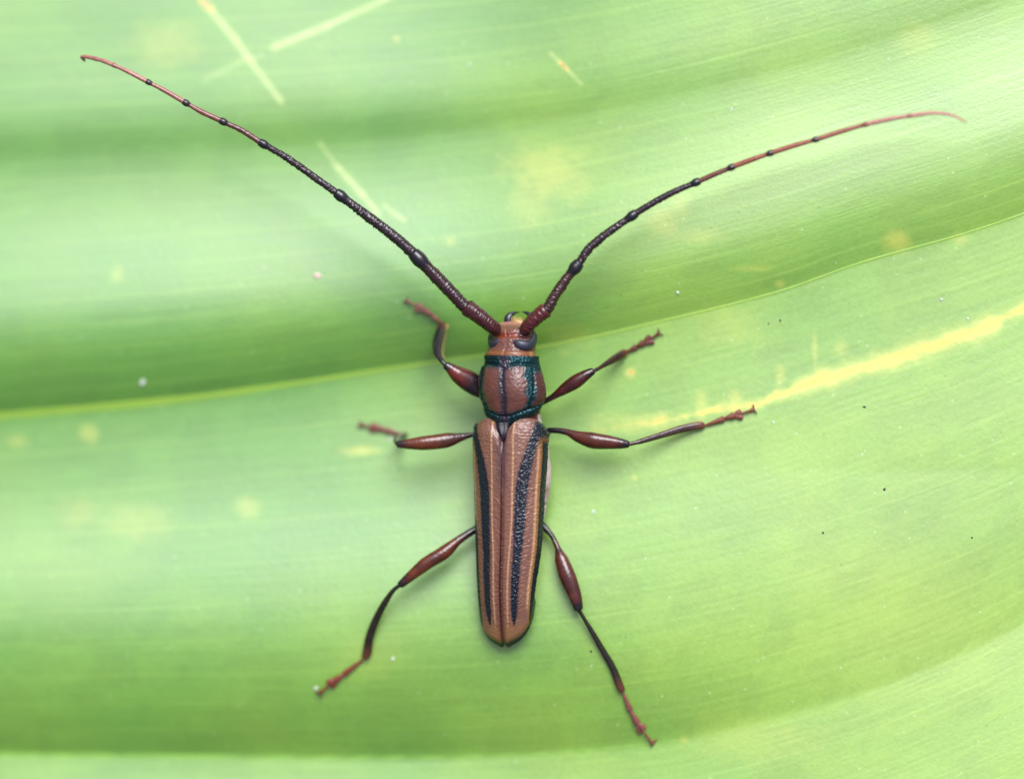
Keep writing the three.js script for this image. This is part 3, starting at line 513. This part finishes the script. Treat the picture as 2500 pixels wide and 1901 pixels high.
// middle right
leg([[1318, 1062, -55, 10], [1334, 1052, -50, 7], [1358, 1050.5, -42, 7.2], [1386, 1055, -35, 8.5], [1410, 1065, -29, 14, 12], [1448, 1075, -22, 20, 17], [1489, 1079.5, -18, 17, 15], [1522, 1083, -17, 12, 11], [1533, 1084, -17, 9, 9]],
  [[1535, 1084, -17, 5], [1548, 1081.5, -18, 5], [1563, 1077.5, -20, 6.3], [1615, 1062, -27, 7.8, 6.5], [1668, 1046, -33, 9.3, 7], [1708, 1038.5, -37, 9.5, 7], [1718, 1038, -38, 8, 6]],
  [[1721, 1038.5, 8], [1767, 1022, 8], [1792, 1014, 8], [1809, 1003, 7], [1814, 1019, 6], [1841, 999, 4]], [[1839, 985], [1849, 1011]],
  { shin: [0.0432, 0.0180, 0.0126], club: [0.067, 0.012, 0.005], fringe: { n: 60, t0: 0.35, dx: -0.3, dy: -0.95, l: 2.5 } });
// hind right
leg([[1312, 1272, -76, 13], [1330, 1288, -72, 9], [1348, 1309, -62, 6.5], [1361, 1336, -52, 7.5], [1371, 1366, -44, 17, 15], [1387, 1410, -36, 20.5, 18], [1404, 1455, -33, 16.5, 15], [1412, 1485, -34, 12, 11]],
  [[1413, 1488, -34, 6], [1419, 1498, -36, 4.6], [1445, 1541, -44, 6.2], [1471, 1586, -54, 7.5, 6.5], [1495, 1628, -64, 8.6, 7], [1514, 1675, -72, 9.5, 7], [1519, 1686, -74, 8, 6]],
  [[1521, 1690, 8], [1539, 1733, 8], [1556, 1764, 8], [1575, 1778, 7], [1563, 1789, 6], [1594, 1815, 4]], [[1588, 1822], [1606, 1802]],
  { shin: [0.0144, 0.0096, 0.0042], foot: [0.186, 0.053, 0.040], club: [0.080, 0.018, 0.012] });

// ---------------------------------------------------------------- specks of dirt on the leaf
origin = new THREE.Vector3();
const white = new THREE.MeshStandardMaterial({ color: new THREE.Color().setRGB(0.5, 0.54, 0.48), roughness: 0.7 });
const pinkish = new THREE.MeshStandardMaterial({ color: new THREE.Color().setRGB(0.72, 0.48, 0.42), roughness: 0.5 });
const black = new THREE.MeshStandardMaterial({ color: new THREE.Color().setRGB(0.01, 0.012, 0.01), roughness: 0.7 });
function speck(x, y, rx, ry, turn, m, label, group) {
  const h = leafH(x, y), g = blob(x, y, h + Math.min(rx, ry) * 0.2, rx * 0.7, ry * 0.7, Math.min(rx, ry) * 0.4, turn, 1.1, x);
  const b = new Float32Array(3); put(x, y, h, b, 0);
  const o = new THREE.Mesh(g.translate(-b[0], -b[1], -b[2]), m); o.position.fromArray(b); o.castShadow = o.receiveShadow = true;
  o.name = numbered('debris_speck'); scene.add(tag(o, label, 'speck', group)); return o;
}
speck(775, 673, 11, 7.5, 0.3, pinkish, 'pinkish white oval speck on the leaf below the long left antenna');
speck(348, 933, 7, 12, 0.1, white, 'blurred white speck just above the pale main vein near the left edge');
speck(771, 1680, 6, 6.5, 0.2, white, 'white crumb beside the claws of the left hind foot');
speck(951, 1071, 5, 6, 0.3, white, 'white crumb beside the knee of the left middle leg');
speck(959, 1607, 4, 6, 0.5, white, 'small white flake right of the shank of the left hind leg');
speck(1448, 1249, 4, 8, 0.6, white, 'white elongated flake between the right middle and right hind legs');
speck(1655, 714, 6, 5, 0.2, white, 'white flake above the foot of the right front leg');
speck(1786, 266, 2.2, 9, 0.25, white, 'thin white thread lying above the right antenna');
speck(2300, 731, 4.5, 4.5, 0, white, 'tiny white speck above the yellow streak, left of a second one');
speck(2364, 777, 5, 3, 0.2, white, 'tiny white speck touching the upper edge of the yellow streak at the right');
speck(1888, 1031, 4, 4, 0.2, white, 'tiny white speck right of the claws of the right middle foot');
speck(1145, 158, 4.5, 4.5, 0.2, white, 'tiny white speck near the top edge, left of the brown-centred scar');
speck(2160, 1194, 3.6, 4.8, 0.1, black, 'largest black speck, on the plain leaf at the lower right');
speck(2010, 1300, 3.6, 3, 0.5, black, 'black speck below and left of the largest black speck');
speck(2111, 993, 5, 2.8, 0.1, black, 'black speck just below the yellow streak');
speck(1905, 782, 3.4, 3.4, 0, black, 'black speck right of the right front foot, above the yellow streak');
speck(1877, 790, 2.6, 2.6, 0, black, 'smaller black speck close beside another, right of the right front foot');
speck(1443, 1590, 3.6, 3, 0.4, black, 'dark speck left of the shank of the right hind leg');
speck(2374, 1312, 3.2, 3.2, 0, black, 'black speck nearest the right edge of the leaf in view');

renderer.render(scene, camera);
